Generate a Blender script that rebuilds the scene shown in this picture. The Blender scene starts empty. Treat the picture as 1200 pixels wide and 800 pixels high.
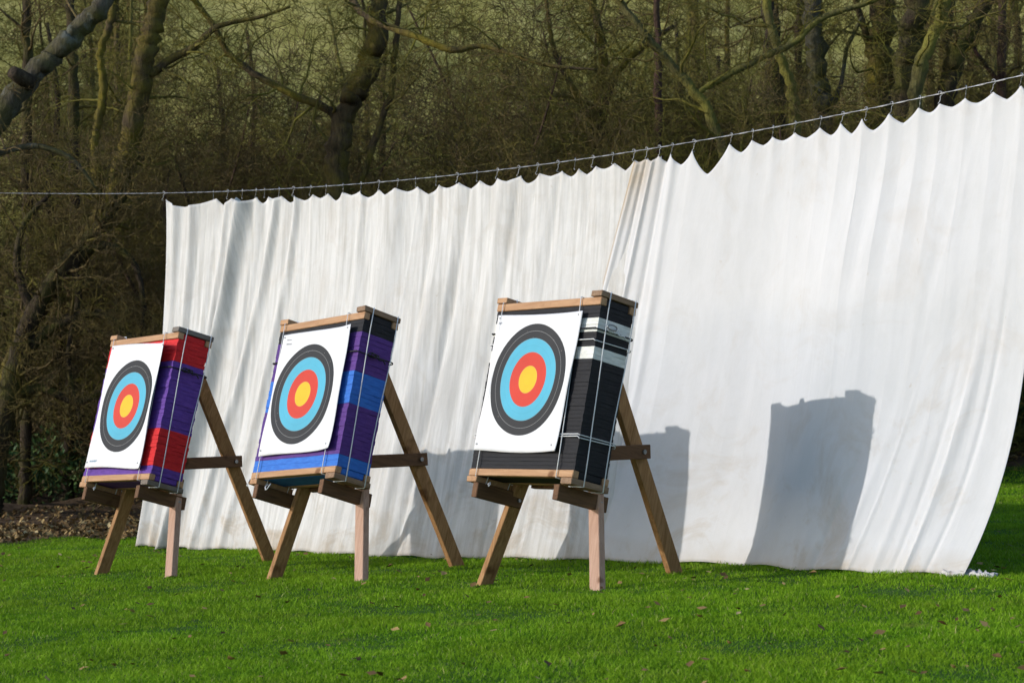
import bpy, math, random
import numpy as np
from mathutils import Vector, Matrix, noise
rnd = random.Random(7)
rng = np.random.default_rng(7)
S = bpy.context.scene
C = S.collection
rad = math.radians

# ------------------------------------------------------------ camera, light, exposure
FPX, EYE = 2500.0, 1.42
cam = bpy.data.cameras.new('camera'); camo = bpy.data.objects.new('camera', cam); C.objects.link(camo)
camo.location = (0, 0, EYE); camo.rotation_euler = (rad(90), 0, 0)
cam.sensor_width = 36; cam.lens = 75; cam.clip_start = .05; cam.clip_end = 1000
cam.dof.use_dof = True; cam.dof.focus_distance = 12.6; cam.dof.aperture_fstop = 6.3
S.camera = camo
SUN_EL = rad(21); SUN_DIR = Vector((-.98, -.19, 0)).normalized()   # horizontal direction towards the sun
w = bpy.data.worlds.new('World'); S.world = w; w.use_nodes = True
nt = w.node_tree; nt.nodes.clear()
sky = nt.nodes.new('ShaderNodeTexSky'); sky.sky_type = 'NISHITA'; sky.sun_disc = False
sky.dust_density = .8; sky.ozone_density = 2.0; sky.sun_elevation = SUN_EL; sky.sun_rotation = math.atan2(SUN_DIR.x, SUN_DIR.y)
bg = nt.nodes.new('ShaderNodeBackground'); bg.inputs[1].default_value = .15
ow = nt.nodes.new('ShaderNodeOutputWorld')
nt.links.new(sky.outputs[0], bg.inputs[0]); nt.links.new(bg.outputs[0], ow.inputs[0])
sl = bpy.data.lights.new('sun', 'SUN'); sl.energy = 2.0; sl.angle = rad(.55); sl.color = (1, .96, .915)
so = bpy.data.objects.new('sun', sl); C.objects.link(so)
sd = Vector((SUN_DIR.x*math.cos(SUN_EL), SUN_DIR.y*math.cos(SUN_EL), math.sin(SUN_EL)))
so.rotation_euler = sd.to_track_quat('Z', 'Y').to_euler()
so.location = (-20, -10, 20)
S.view_settings.view_transform = 'Standard'; S.view_settings.look = 'None'
S.view_settings.exposure = 0.66; S.view_settings.gamma = 1; S.view_settings.use_curve_mapping = False

# ------------------------------------------------------------ helpers
def at(px, py, Y):
    return Vector(((px-600)/FPX*Y, Y, EYE-(py-400)/FPX*Y))

def smooth(t):
    t = np.clip(t, 0, 1); return t*t*(3-2*t)

def ground_z(x, y):
    x = np.asarray(x, float); y = np.asarray(y, float)
    xc = 25*np.tanh(x/25); yl = np.maximum(y, -3.0)
    z = .4855+.0454*xc-.03745*np.minimum(yl, 34+0*yl)
    edge = 33+.5*np.sin(x*.21)+.05*x
    t = np.maximum(y-edge, 0)
    z = z+np.where(t < 6, t*t/12*.52, (t-3)*.52)*np.where(t > 70, (70+(t-70)*.3)/np.maximum(t, 1), 1)
    # low rough bank at the edge of the wood
    b = smooth((y-23.0)/2.5)*.22
    z = z+b*(1+.6*np.sin(x*1.3+y*.7)+.4*np.sin(x*2.9-y*1.9))
    z = z+.012*np.sin(x*2.1+.6)*np.sin(y*1.3+1.0)+.006*np.sin(x*5.1+y*3.0)
    return z

def gz(x, y): return float(ground_z(x, y))

def tag(o, label=None, cat=None, group=None, kind=None):
    if label: o['label'] = label
    if cat: o['category'] = cat
    if group: o['group'] = group
    if kind: o['kind'] = kind
    return o

def empty(name, M, label, cat, group=None):
    o = bpy.data.objects.new(name, None); C.objects.link(o)
    o.empty_display_size = .1
    o.matrix_world = M
    return tag(o, label, cat, group)

class MB:
    def __init__(s): s.v = []; s.f = []
    def add(s, vs, fs):
        n = len(s.v); s.v += [tuple(v) for v in vs]; s.f += [tuple(i+n for i in f) for f in fs]
    def box(s, lo, hi, jit=0, ch=.003):
        """box with chamfered long edges (all 12)"""
        c = [(a+b)/2 for a, b in zip(lo, hi)]; h = [(b-a)/2 for a, b in zip(lo, hi)]
        s.obox(c, h, Matrix.Identity(3), jit, ch)
    def obox(s, c, h, R, jit=0, ch=.003):
        c = Vector(c); ch = min(ch, min(h)*.45)
        vs = []; idx = {}
        for sx in (-1, 1):
            for sy in (-1, 1):
                for sz in (-1, 1):
                    for ax in range(3):
                        p = [sx*h[0], sy*h[1], sz*h[2]]; sg = (sx, sy, sz)
                        for k in range(3):
                            if k != ax: p[k] -= sg[k]*ch
                        if jit: p = [q+rnd.uniform(-jit, jit) for q in p]
                        idx[(sx, sy, sz, ax)] = len(vs); vs.append(c+R@Vector(p))
        fs = []
        def quad(a, b, cc, d): fs.append((idx[a], idx[b], idx[cc], idx[d]))
        for ax in range(3):
            o1, o2 = (ax+1) % 3, (ax+2) % 3
            for sg in (-1, 1):
                k = []
                for a, b in ((-1, -1), (1, -1), (1, 1), (-1, 1)):
                    t = [0, 0, 0]; t[ax] = sg; t[o1] = a; t[o2] = b; k.append((*t, ax))
                if sg < 0: k.reverse()
                quad(*k)
            # edges parallel to ax: between faces o1, o2
            for a in (-1, 1):
                for b in (-1, 1):
                    t0 = [0, 0, 0]; t1 = [0, 0, 0]
                    t0[ax] = -1; t1[ax] = 1; t0[o1] = t1[o1] = a; t0[o2] = t1[o2] = b
                    k = [(*t0, o1), (*t1, o1), (*t1, o2), (*t0, o2)]
                    if a*b > 0: k.reverse()
                    quad(*k)
        for sx in (-1, 1):
            for sy in (-1, 1):
                for sz in (-1, 1):
                    k = [idx[(sx, sy, sz, a)] for a in range(3)]
                    if sx*sy*sz < 0: k.reverse()
                    fs.append(tuple(k))
        s.add(vs, fs)
    def beam(s, a, b, side, wid, dep, over=0, ch=.003):
        """timber from a to b; side = direction of its wide dimension"""
        a = Vector(a); b = Vector(b); d = (b-a).normalized(); a = a-d*over; b = b+d*over
        x = Vector(side); x = (x-d*x.dot(d)).normalized(); y = d.cross(x)
        R = Matrix((x, y, d)).transposed()
        s.obox((a+b)/2, (wid/2, dep/2, (b-a).length/2), R, 0, ch)
    def tube(s, pts, r, n=6, cap=True, closed=False, rough=0):
        pts = [Vector(p) for p in pts]; m = len(pts)
        if not hasattr(r, '__len__'): r = [r]*m
        T = []
        for i in range(m):
            if closed: t = pts[(i+1) % m]-pts[i-1]
            else: t = pts[min(i+1, m-1)]-pts[max(i-1, 0)]
            T.append(t.normalized() if t.length > 1e-9 else Vector((0, 0, 1)))
        u = T[0].orthogonal().normalized(); vs = []; fs = []
        for i in range(m):
            u = (u-T[i]*u.dot(T[i])); u = u.normalized() if u.length > 1e-6 else T[i].orthogonal().normalized()
            v = T[i].cross(u)
            for k in range(n):
                a = 2*math.pi*k/n; o_ = u*math.cos(a)+v*math.sin(a); rr_ = r[i]
                if rough: q_ = pts[i]+o_*rr_; rr_ *= 1+rough*(noise.noise(q_*3.5)*.7+.8*noise.noise(q_*Vector((19, 19, 8)))+.5*noise.noise(q_*Vector((45, 45, 20))))
                vs.append(pts[i]+o_*rr_)
        for i in range(m if closed else m-1):
            j = (i+1) % m
            for k in range(n):
                l = (k+1) % n; fs.append((i*n+k, i*n+l, j*n+l, j*n+k))
        if cap and not closed:
            fs.append(tuple(reversed(range(n)))); fs.append(tuple((m-1)*n+k for k in range(n)))
        s.add(vs, fs)
    def mesh(s, name, mat, smoothed=False):
        me = bpy.data.meshes.new(name); me.from_pydata(s.v, [], s.f); me.update()
        if mat: me.materials.append(mat)
        if smoothed: me.polygons.foreach_set('use_smooth', [True]*len(me.polygons))
        return me
    def build(s, name, mat, parent=None, smoothed=False):
        return link(name, s.mesh(name, mat, smoothed), parent)

def link(name, me, parent=None):
    o = bpy.data.objects.new(name, me); C.objects.link(o)
    if parent: o.parent = parent
    return o

def np_mesh(name, V, F, mat, smoothed=False):
    """V (n,3), F (m,k) same-size polygons"""
    me = bpy.data.meshes.new(name); V = np.asarray(V, np.float32); F = np.asarray(F, np.int32)
    me.vertices.add(len(V)); me.vertices.foreach_set('co', V.ravel())
    m, k = F.shape
    me.loops.add(m*k); me.loops.foreach_set('vertex_index', F.ravel())
    me.polygons.add(m); me.polygons.foreach_set('loop_start', np.arange(m, dtype=np.int32)*k)
    me.polygons.foreach_set('loop_total', np.full(m, k, np.int32))
    if smoothed: me.polygons.foreach_set('use_smooth', np.ones(m, bool))
    me.update(calc_edges=True)
    if mat: me.materials.append(mat)
    return me

# ------------------------------------------------------------ materials
class N:
    """small node helper"""
    def __init__(s, name, rough=.8, spec=.3):
        s.m = bpy.data.materials.new(name); s.m.use_nodes = True
        s.t = s.m.node_tree; s.b = s.t.nodes['Principled BSDF']
        s.b.inputs['Roughness'].default_value = rough
        s.b.inputs['Specular IOR Level'].default_value = spec
    def n(s, kind, **kw):
        x = s.t.nodes.new(kind)
        for k, v in kw.items(): setattr(x, k, v)
        return x
    def l(s, a, b): s.t.links.new(a, b)
    def coord(s, out='Object', scale=(1, 1, 1), rot=(0, 0, 0)):
        tc = s.n('ShaderNodeTexCoord'); mp = s.n('ShaderNodeMapping')
        mp.inputs['Scale'].default_value = scale; mp.inputs['Rotation'].default_value = rot
        s.l(tc.outputs[out], mp.inputs[0]); return mp.outputs[0]
    def noise(s, vec, scale=5, detail=4, rough=.55, dist=0):
        x = s.n('ShaderNodeTexNoise'); x.inputs['Scale'].default_value = scale
        x.inputs['Detail'].default_value = detail; x.inputs['Roughness'].default_value = rough
        x.inputs['Distortion'].default_value = dist
        if vec is not None: s.l(vec, x.inputs['Vector'])
        return x.outputs['Fac']
    def ramp(s, fac, stops, interp='LINEAR'):
        x = s.n('ShaderNodeValToRGB'); x.color_ramp.interpolation = interp; e = x.color_ramp.elements
        while len(e) < len(stops): e.new(.5)
        for i, (p, c) in enumerate(stops):
            e[i].position = p; e[i].color = (*c, 1) if len(c) == 3 else c
        s.l(fac, x.inputs[0]); return x.outputs[0]
    def mix(s, fac, a, b, mode='MIX'):
        x = s.n('ShaderNodeMix', data_type='RGBA', blend_type=mode)
        for sock, v in ((x.inputs[0], fac), (x.inputs[6], a), (x.inputs[7], b)):
            if hasattr(v, 'links'): s.l(v, sock)
            elif hasattr(v, '__len__'): sock.default_value = (*v, 1)
            else: sock.default_value = v
        return x.outputs[2]
    def math(s, op, a, b=0.0, clamp=False):
        x = s.n('ShaderNodeMath', operation=op, use_clamp=clamp)
        for i, v in enumerate((a, b)):
            if hasattr(v, 'links'): s.l(v, x.inputs[i])
            else: x.inputs[i].default_value = v
        return x.outputs[0]
    def color(s, c):
        if hasattr(c, 'links'): s.l(c, s.b.inputs['Base Color'])
        else: s.b.inputs['Base Color'].default_value = (*c, 1)
        return s
    def bump(s, h, strength=.3, dist=.01):
        x = s.n('ShaderNodeBump'); x.inputs['Strength'].default_value = strength
        x.inputs['Distance'].default_value = dist
        s.l(h, x.inputs['Height']); s.l(x.outputs[0], s.b.inputs['Normal']); return s

def wood_mat(name, dark, light, axis=2, weather=None):
    k = N(name, .75, .25); sc = [14, 14, 14]; sc[axis] = 1.1
    v = k.coord('Object', sc); g = k.noise(v, 3.2, 6, .65, 1.2)
    c = k.ramp(g, [(.3, dark), (.7, light)])
    v2 = k.coord('Object'); kn = k.noise(v2, 6, 2, .5)
    kk = k.ramp(kn, [(.66, (1, 1, 1)), (.74, (.45, .36, .28))])
    c = k.mix(1.0, c, kk, 'MULTIPLY')
    if weather:
        wv = k.noise(v2, 2.3, 4, .6); wf = k.ramp(wv, [(.42, (0, 0, 0)), (.62, (1, 1, 1))])
        c = k.mix(wf, c, weather)
    k.color(c); k.bump(g, .35, .004); return k.m

M_leg = wood_mat('timber_brown', (.19, .09, .03), (.38, .21, .09))
M_legp = wood_mat('timber_pale', (.30, .17, .115), (.46, .30, .22))
M_bear = wood_mat('timber_dark', (.075, .036, .017), (.17, .085, .04), 1)
M_bat = wood_mat('timber_batten', (.30, .155, .075), (.48, .29, .16), 0)
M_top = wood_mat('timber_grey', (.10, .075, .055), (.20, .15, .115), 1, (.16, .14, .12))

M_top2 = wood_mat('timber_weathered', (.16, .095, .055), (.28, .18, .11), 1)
def foam(name, col, col2, rough=.75):
    k = N(name, rough, .25); v = k.coord('Object', (6, 6, 26)); g = k.noise(v, 2.5, 5, .6)
    k.color(k.ramp(g, [(.3, col2), (.7, col)]))
    h = k.noise(k.coord('Object', (9, 9, 60)), 2, 4, .6); k.bump(h, .35, .005); return k.m
F_red = foam('red_foam', (.60, .018, .02), (.42, .011, .014))
F_purple = foam('purple_foam', (.125, .05, .30), (.08, .03, .20))
F_purple2 = foam('dark_purple_foam', (.10, .038, .22), (.065, .024, .15))
F_blue = foam('blue_foam', (.035, .17, .56), (.025, .11, .42))
F_black = foam('black_foam', (.016, .016, .019), (.009, .009, .011))
F_white = foam('white_foam', (.70, .70, .66), (.52, .52, .48))

k = N('white_cord', .7, .2); k.color((.62, .62, .62)); M_cord = k.m
k = N('black_cord', .6, .3); k.color((.012, .012, .014)); M_bcord = k.m
k = N('galvanised_metal', .38, .5); k.b.inputs['Metallic'].default_value = .9
k.color(k.ramp(k.noise(k.coord('Object'), 60, 3), [(.3, (.16, .165, .17)), (.7, (.30, .305, .31))])); M_metal = k.m

# target face: concentric scoring zones measured from the printed centre (UV in metres)
def face_mat():
    k = N('printed_target_paper', .62, .25)
    uv = k.n('ShaderNodeUVMap', uv_map='face'); ln = k.n('ShaderNodeVectorMath', operation='LENGTH')
    k.l(uv.outputs[0], ln.inputs[0]); r = k.math('DIVIDE', ln.outputs['Value'], .5)
    paper = (.67, .67, .68); yel = (.68, .40, .012); red = (.52, .036, .018); blu = (.07, .36, .50); blk = (.014, .015, .018)
    c = k.ramp(r, [(0, yel), (.158, red), (.316, blu), (.474, blk), (.642, paper)], 'CONSTANT')
    # thin dividing lines
    def line(rr, hw, col, c):
        d = k.math('ABSOLUTE', k.math('SUBTRACT', r, rr/.5)); f = k.math('LESS_THAN', d, hw/.5)
        return k.mix(k.math('MULTIPLY', f, .42), c, col)
    for rr, col in ((.0395, (.45, .30, .02)), (.1185, (.42, .04, .02)), (.1975, (.05, .28, .38)), (.28, (.45, .45, .45)), (.4, (.55, .55, .55))):
        c = line(rr, .0012, col, c)
    for rr in (.079, .158, .237): c = line(rr, .0012, (.25, .2, .15), c)
    # arrow pricks and handling marks
    v = k.coord('Object'); vo = k.n('ShaderNodeTexVoronoi'); vo.inputs['Scale'].default_value = 26
    k.l(v, vo.inputs['Vector']); hole = k.math('LESS_THAN', vo.outputs['Distance'], .075)
    sel = k.math('GREATER_THAN', k.noise(v, 7, 2), .56)
    c = k.mix(k.math('MULTIPLY', k.math('MULTIPLY', hole, sel), .55), c, (.35, .3, .26))
    g = k.noise(v, 4, 5, .6); c = k.mix(1.0, c, k.ramp(g, [(.3, (.88, .88, .88)), (.6, (1, 1, 1))]), 'MULTIPLY')
    k.color(c); k.bump(k.noise(v, 5, 3, .5), .5, .012)
    return k.m
M_face = face_mat()
k = N('blue_ink', .6, .2); k.color((.08, .28, .42)); M_ink = k.m
k = N('grey_ink', .6, .2); k.color((.30, .30, .32)); M_gink = k.m

def cloth_mat(name, base, dirt, stain, amt, x0=None, bmp=.24):
    k = N(name, .9, .1)
    v = k.n('ShaderNodeUVMap', uv_map='cloth').outputs[0]
    mp = k.n('ShaderNodeMapping'); mp.inputs['Scale'].default_value = (9 if bmp > .2 else 4, .7 if bmp > .2 else 1.6, 1); k.l(v, mp.inputs[0])
    streak = k.noise(mp.outputs[0], 2.0, 6, .65, .4)
    c = k.mix(k.ramp(streak, [(.42, (0, 0, 0)), (.72, (1, 1, 1))]), base, dirt)
    bl = k.noise(v, 1.1, 5, .62, .6)
    c = k.mix(k.ramp(bl, [(.50, (0, 0, 0)), (.80, (.8, .8, .8))]), c, dirt)
    st = k.noise(v, 2.1, 6, .7, 1.0)
    sep = k.n('ShaderNodeSeparateXYZ'); k.l(v, sep.inputs[0])
    low = k.ramp(k.math('DIVIDE', sep.outputs[1], 3.0, True), [(0, (1, 1, 1)), (.16, (.55, .55, .55)), (.45, (.25, .25, .25)), (1, (.3, .3, .3))])
    sf = k.mix(1.0, k.ramp(st, [(.52, (0, 0, 0)), (.74, (1, 1, 1))]), low, 'MULTIPLY')
    sf = k.mix(1.0, sf, (amt, amt, amt), 'MULTIPLY')
    c = k.mix(sf, c, stain)
    sp = k.noise(v, 14, 3, .6); c = k.mix(k.ramp(sp, [(.70, (0, 0, 0)), (.78, (.45, .45, .45))]), c, stain)
    # hem soil
    hm = k.noise(v, 5, 4, .6)
    hem = k.math('SUBTRACT', k.math('MULTIPLY', hm, .55), k.math('MULTIPLY', sep.outputs[1], 1.6), True)
    c = k.mix(k.math('MULTIPLY', hem, 1.1, True), c, stain)
    if x0 is not None:      # grimy side hem and dirty gathered top corner
        dx = k.math('SUBTRACT', sep.outputs[0], x0)
        c = k.mix(k.math('MULTIPLY', k.math('LESS_THAN', dx, .016), .55), c, (.36, .27, .17))
        near = k.math('SUBTRACT', 1.0, k.math('DIVIDE', dx, .34), True)
        high = k.math('DIVIDE', k.math('SUBTRACT', sep.outputs[1], 2.18), .35, True)
        gm = k.math('MULTIPLY', k.math('MULTIPLY', near, high), k.math('ADD', k.noise(v, 9, 4, .6), .35), True)
        c = k.mix(k.math('MULTIPLY', gm, .8, True), c, (.40, .31, .20))
    k.color(c)
    wv = k.n('ShaderNodeMapping'); wv.inputs['Scale'].default_value = (14, 1.5, 1); k.l(v, wv.inputs[0])
    h = k.noise(wv.outputs[0], 2.2, 6, .6, .8); h2 = k.noise(v, 7, 5, .6)
    k.bump(k.math('ADD', h, k.math('MULTIPLY', h2, .6)), bmp, .03)
    # thin cotton lets a little light through
    tr = k.n('ShaderNodeBsdfTranslucent'); k.l(c, tr.inputs[0]); ms = k.n('ShaderNodeMixShader'); ms.inputs[0].default_value = .12
    out = k.t.nodes['Material Output']; k.l(k.b.outputs[0], ms.inputs[1]); k.l(tr.outputs[0], ms.inputs[2]); k.l(ms.outputs[0], out.inputs[0])
    return k.m
M_clothL = cloth_mat('old_canvas', (.635, .63, .615), (.46, .45, .425), (.36, .275, .18), .85)

def grass_mat():
    k = N('grass_blades', .7, .12)
    a = k.n('ShaderNodeAttribute', attribute_name='tint'); v = k.coord('Object')
    g = k.noise(v, .9, 4, .6)
    c = k.ramp(a.outputs['Fac'], [(0, (.075, .185, .005)), (.45, (.145, .295, .008)), (.86, (.23, .39, .018)), (.93, (.28, .36, .07)), (1, (.42, .36, .16))])
    c = k.mix(k.ramp(g, [(.35, (0, 0, 0)), (.7, (.55, .55, .55))]), c, (.14, .22, .008))
    c = k.mix(k.ramp(k.noise(v, 3.2, 5, .65), [(.60, (0, 0, 0)), (.72, (.55, .55, .55))]), c, (.26, .26, .06))
    k.color(c)
    tr = k.n('ShaderNodeBsdfTranslucent'); k.l(c, tr.inputs[0]); ms = k.n('ShaderNodeMixShader'); ms.inputs[0].default_value = .3
    out = k.t.nodes['Material Output']; k.l(k.b.outputs[0], ms.inputs[1]); k.l(tr.outputs[0], ms.inputs[2]); k.l(ms.outputs[0], out.inputs[0])
    return k.m
M_grass = grass_mat()

def ground_mat():
    k = N('ground', .95, .1); v = k.coord('Object')
    tc = k.n('ShaderNodeSeparateXYZ'); k.l(v, tc.inputs[0]); y = tc.outputs[1]; x = tc.outputs[0]
    lawn = k.ramp(k.noise(v, 6, 5, .6), [(.3, (.022, .055, .006)), (.7, (.04, .10, .010))])
    leaf = k.ramp(k.noise(v, 9, 6, .7), [(.3, (.035, .022, .012)), (.5, (.085, .055, .032)), (.72, (.16, .105, .062))])
    hill = k.ramp(k.noise(v, .9, 8, .8), [(.3, (.14, .13, .025)), (.5, (.26, .235, .065)), (.7, (.42, .36, .13))])
    def step(a, lo, hi): 
        n = k.n('ShaderNodeMapRange'); n.inputs['From Min'].default_value = lo; n.inputs['From Max'].default_value = hi
        k.l(a, n.inputs['Value']); return n.outputs[0]
    wob = k.math('MULTIPLY', k.noise(v, 1.1, 4, .6), 1.4)
    # the lawn ends along a slanting line: nearer on the left, farther on the right
    e = k.math('ADD', k.math('SUBTRACT', y, k.math('MULTIPLY', x, .42)), wob)
    c = k.mix(step(e, 22.6, 22.9), lawn, leaf)
    c = k.mix(step(y, 36, 41), c, hill)
    k.color(c); k.bump(k.noise(v, 12, 5, .65), .5, .05); return k.m
M_ground = ground_mat()

def bark(name, base, dark, moss, mossamt, lichen=None):
    k = N(name, .9, .15); v = k.coord('Object', (6, 6, 1.5)); g = k.noise(v, 3, 6, .65, .5)
    c = k.ramp(g, [(.32, dark), (.68, base)])
    m = k.noise(k.coord('Object'), 1.7, 5, .65)
    c = k.mix(k.ramp(m, [(.62-mossamt*.35, (0, 0, 0)), (.75-mossamt*.2, (1, 1, 1))]), c, moss)
    if lichen:
        m2 = k.noise(k.coord('Object'), 5, 4, .6); c = k.mix(k.ramp(m2, [(.55, (0, 0, 0)), (.66, (.8, .8, .8))]), c, lichen)
    k.color(c); k.bump(k.math('ADD', g, k.math('MULTIPLY', k.noise(k.coord('Object', (22, 22, 7)), 2, 4, .7), .6)), 1.0, .05); return k.m
B_grey = bark('grey_bark', (.115, .10, .075), (.04, .034, .024), (.085, .08, .025), .6, (.14, .15, .13))
B_moss = bark('mossy_bark', (.11, .08, .042), (.035, .026, .014), (.16, .13, .018), .6)
B_dark = bark('dark_bark', (.075, .054, .034), (.025, .018, .012), (.085, .08, .018), .5)
B_green = bark('green_bark', (.15, .135, .05), (.06, .052, .022), (.19, .175, .035), .6)
B_red = bark('reddish_bark', (.11, .062, .045), (.045, .028, .02), (.07, .06, .03), .3)
B_twig = bark('twig_bark', (.20, .145, .065), (.06, .042, .018), (.145, .12, .024), .5)
B_twig2 = bark('olive_twig_bark', (.20, .17, .05), (.068, .056, .018), (.165, .15, .025), .7)

k = N('bramble_leaves', .6, .3)
a = k.n('ShaderNodeAttribute', attribute_name='tint')
k.color(k.ramp(a.outputs['Fac'], [(0, (.025, .05, .012)), (.6, (.05, .11, .022)), (.9, (.10, .16, .04)), (1, (.16, .12, .05))])); M_bramble = k.m
k = N('dead_leaves', .8, .2)
a = k.n('ShaderNodeAttribute', attribute_name='tint')
k.color(k.ramp(a.outputs['Fac'], [(0, (.07, .040, .014)), (.5, (.17, .10, .036)), (.85, (.30, .20, .075)), (1, (.46, .35, .17))])); M_dead = k.m

# ------------------------------------------------------------ ground
def build_ground():
    ys = np.concatenate([np.arange(-25, 4, 3.0), np.arange(4, 48, .35), np.arange(48, 90, 2.0), np.arange(90, 190, 8)])
    xs = np.concatenate([np.arange(-120, -20, 6.0), np.arange(-20, 20, .35), np.arange(20, 121, 6.0)])
    X, Y = np.meshgrid(xs, ys); Z = ground_z(X, Y)
    V = np.stack([X, Y, Z], -1).reshape(-1, 3); nx = len(xs)
    i, j = np.meshgrid(np.arange(nx-1), np.arange(len(ys)-1)); a = (j*nx+i).ravel()
    F = np.stack([a, a+1, a+nx+1, a+nx], 1)
    o = link('ground', np_mesh('ground', V, F, M_ground, True)); o['kind'] = 'structure'
build_ground()

# ------------------------------------------------------------ lawn
def edge_y(x): return 22.2+.42*x+.35*np.sin(x*2.3)+.25*np.sin(x*5.7+1)

def build_grass(n=900000):
    # sample so that the blades stand densest near the camera
    y0, y1 = 5.6, 26.0
    u = rng.random(n); y = y0*(y1/y0)**(u**.92)
    half = .5*y*.52+1.4
    x = (rng.random(n)*2-1)*half
    ok = (y < edge_y(x)) & (y < 24.5)
    x, y = x[ok], y[ok]; n = len(x)
    # clumps
    cl = (np.sin(x*3.1+np.sin(y*2.3)*1.7)+np.sin(y*4.1+np.sin(x*1.9)*2.0))*.25+.5
    cl2 = np.sin(x*9.7+y*3.3+np.sin(x*4.3+y*7.1)*1.5)*np.sin(y*8.9-x*2.7+np.sin(x*6.1-y*2.9)*1.5)
    hgt = (.012+.016*rng.random(n))*(1+.35*(cl-.5)*2+.18*cl2)
    tall = rng.random(n) < .02; hgt = np.where(tall, hgt*1.6, hgt)
    wd = (.0011+.0011*rng.random(n))*(.6+y/13)
    a = rng.random(n)*2*np.pi; lean = hgt*(.25+.75*rng.random(n)); b = rng.random(n)*2*np.pi
    z = ground_z(x, y)-.004
    sx, sy = np.cos(a)*wd, np.sin(a)*wd; lx, ly = np.cos(b)*lean, np.sin(b)*lean
    V = np.empty((n, 5, 3), np.float32)
    V[:, 0] = np.stack([x-sx, y-sy, z], 1); V[:, 1] = np.stack([x+sx, y+sy, z], 1)
    mx, my, mz = x+lx*.35, y+ly*.35, z+hgt*.6
    V[:, 2] = np.stack([mx+sx*.8, my+sy*.8, mz], 1); V[:, 3] = np.stack([mx-sx*.8, my-sy*.8, mz], 1)
    V[:, 4] = np.stack([x+lx, y+ly, z+hgt], 1)
    base = (np.arange(n)*5)[:, None]
    F = np.concatenate([base+np.array([[0, 1, 2]]), base+np.array([[0, 2, 3]]), base+np.array([[3, 2, 4]])], 0)
    me = np_mesh('lawn_grass', V.reshape(-1, 3), F, M_grass)
    t = np.clip(.24+.48*rng.random(n)+.30*(cl-.5)+.24*cl2, 0, .86); dry = rng.random(n); t = np.where(dry > .96, .9+.1*rng.random(n), t)
    at_ = me.attributes.new('tint', 'FLOAT', 'POINT'); at_.data.foreach_set('value', np.repeat(t, 5).astype(np.float32))
    o = link('lawn_grass', me); tag(o, 'short bright green lawn grass under and in front of the easels', 'grass', kind='stuff')
build_grass()

def leaf_mesh(name, P, size, mat, flat=.5, curl=.3):
    """small folded leaves: 4 tris each"""
    n = len(P); a = rng.random(n)*2*np.pi; tz = (rng.random(n)-.5)*2*flat; L = size*(.6+.8*rng.random(n)); W = L*(.45+.35*rng.random(n))
    d = np.stack([np.cos(a)*np.cos(tz), np.sin(a)*np.cos(tz), np.sin(tz)], 1)
    s = np.stack([-np.sin(a), np.cos(a), (rng.random(n)-.5)*2*flat], 1); s /= np.linalg.norm(s, axis=1)[:, None]
    nrm = np.cross(d, s); c = (curl*(rng.random(n)-.3))[:, None]
    L = L[:, None]; W = W[:, None]
    V = np.stack([P-d*L*.5+nrm*L*c*.3, P+s*W*.5+nrm*W*c, P+d*L*.5+nrm*L*c*.3, P-s*W*.5+nrm*W*c, P], 1)
    b = (np.arange(n)*5)[:, None]
    F = np.concatenate([b+np.array([[0, 4, 1]]), b+np.array([[4, 2, 1]]), b+np.array([[0, 3, 4]]), b+np.array([[4, 3, 2]])], 0)
    me = np_mesh(name, V.reshape(-1, 3), F, mat)
    at_ = me.attributes.new('tint', 'FLOAT', 'POINT'); at_.data.foreach_set('value', np.repeat(rng.random(n), 5).astype(np.float32))
    return link(name, me)

def build_leaves():
    n = 620; y = 6.0*(20/6.0)**(rng.random(n)); x = (rng.random(n)*2-1)*(.26*y+.8)
    P = np.stack([x, y, ground_z(x, y)+.022+.015*rng.random(n)], 1)
    o = leaf_mesh('fallen_leaves', P, .042, M_dead, .5, .5)
    tag(o, 'brown fallen leaves dotted over the green lawn', 'leaves', kind='stuff')
    n = 30000; x = rng.random(n)*22-11; y = edge_y(x)+(rng.random(n)**1.4)*6-.25
    P = np.stack([x, y, ground_z(x, y)+.015+.05*rng.random(n)], 1)
    o = leaf_mesh('leaf_litter', P, .06, M_dead, .9, .6)
    tag(o, 'brown dead leaf litter along the edge of the wood', 'leaf litter', kind='stuff')
build_leaves()

# ------------------------------------------------------------ easels and bosses
TG = [
 dict(O=(-2.6899, 14.3859, .4511), M=((.64899, .74345, .16151), (-.75765, .61229, .22598), (.06911, -.26903, .96065)),
      fl=(-.471, -.554), fr=(.454, -.54), rear=(-.306, 1.555, -.195), c=(-.021, .55),
      paper=((-.388, 1.0), (.405, .97), (.352, .105), (-.405, .125)), curl=.05,
      bands=[('red', .165), ('purple', .50), ('red', .275), ('purple', .06)], puffy=.012, seed=3),
 dict(O=(-1.3571, 13.0757, .5671), M=((.65454, .73892, .15992), (-.75012, .60835, .25927), (.0943, -.28966, .95247)),
      fl=(-.443, -.541), fr=(.495, -.581), rear=(-.063, 1.451, -.204), c=(-.037, .554),
      paper=((-.372, .965), (.372, .965), (.382, .182), (-.385, .165)), curl=.02,
      bands=[('black', .085), ('dpurple', .27), ('blue', .22), ('dpurple', .345), ('blue', .08)], puffy=.008, seed=5),
 dict(O=(.0327, 11.8717, .6387), M=((.64271, .74816, .16489), (-.76529, .61704, .18328), (.03538, -.24398, .96913)),
      fl=(-.533, -.576), fr=(.455, -.532), rear=(-.004, 1.303, -.273), c=(-.051, .585),
      paper=((-.412, .97), (.335, .962), (.303, .17), (-.418, .172)), curl=.012,
      bands=[('black', .075), ('white', .085), ('black', .09), ('white', .075), ('black', .67)], puffy=.006, seed=9),
]
W_, T_, L_ = .896, .27, 1.045
FO = dict(red=F_red, purple=F_purple, dpurple=F_purple2, blue=F_blue, black=F_black, white=F_white)
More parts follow.
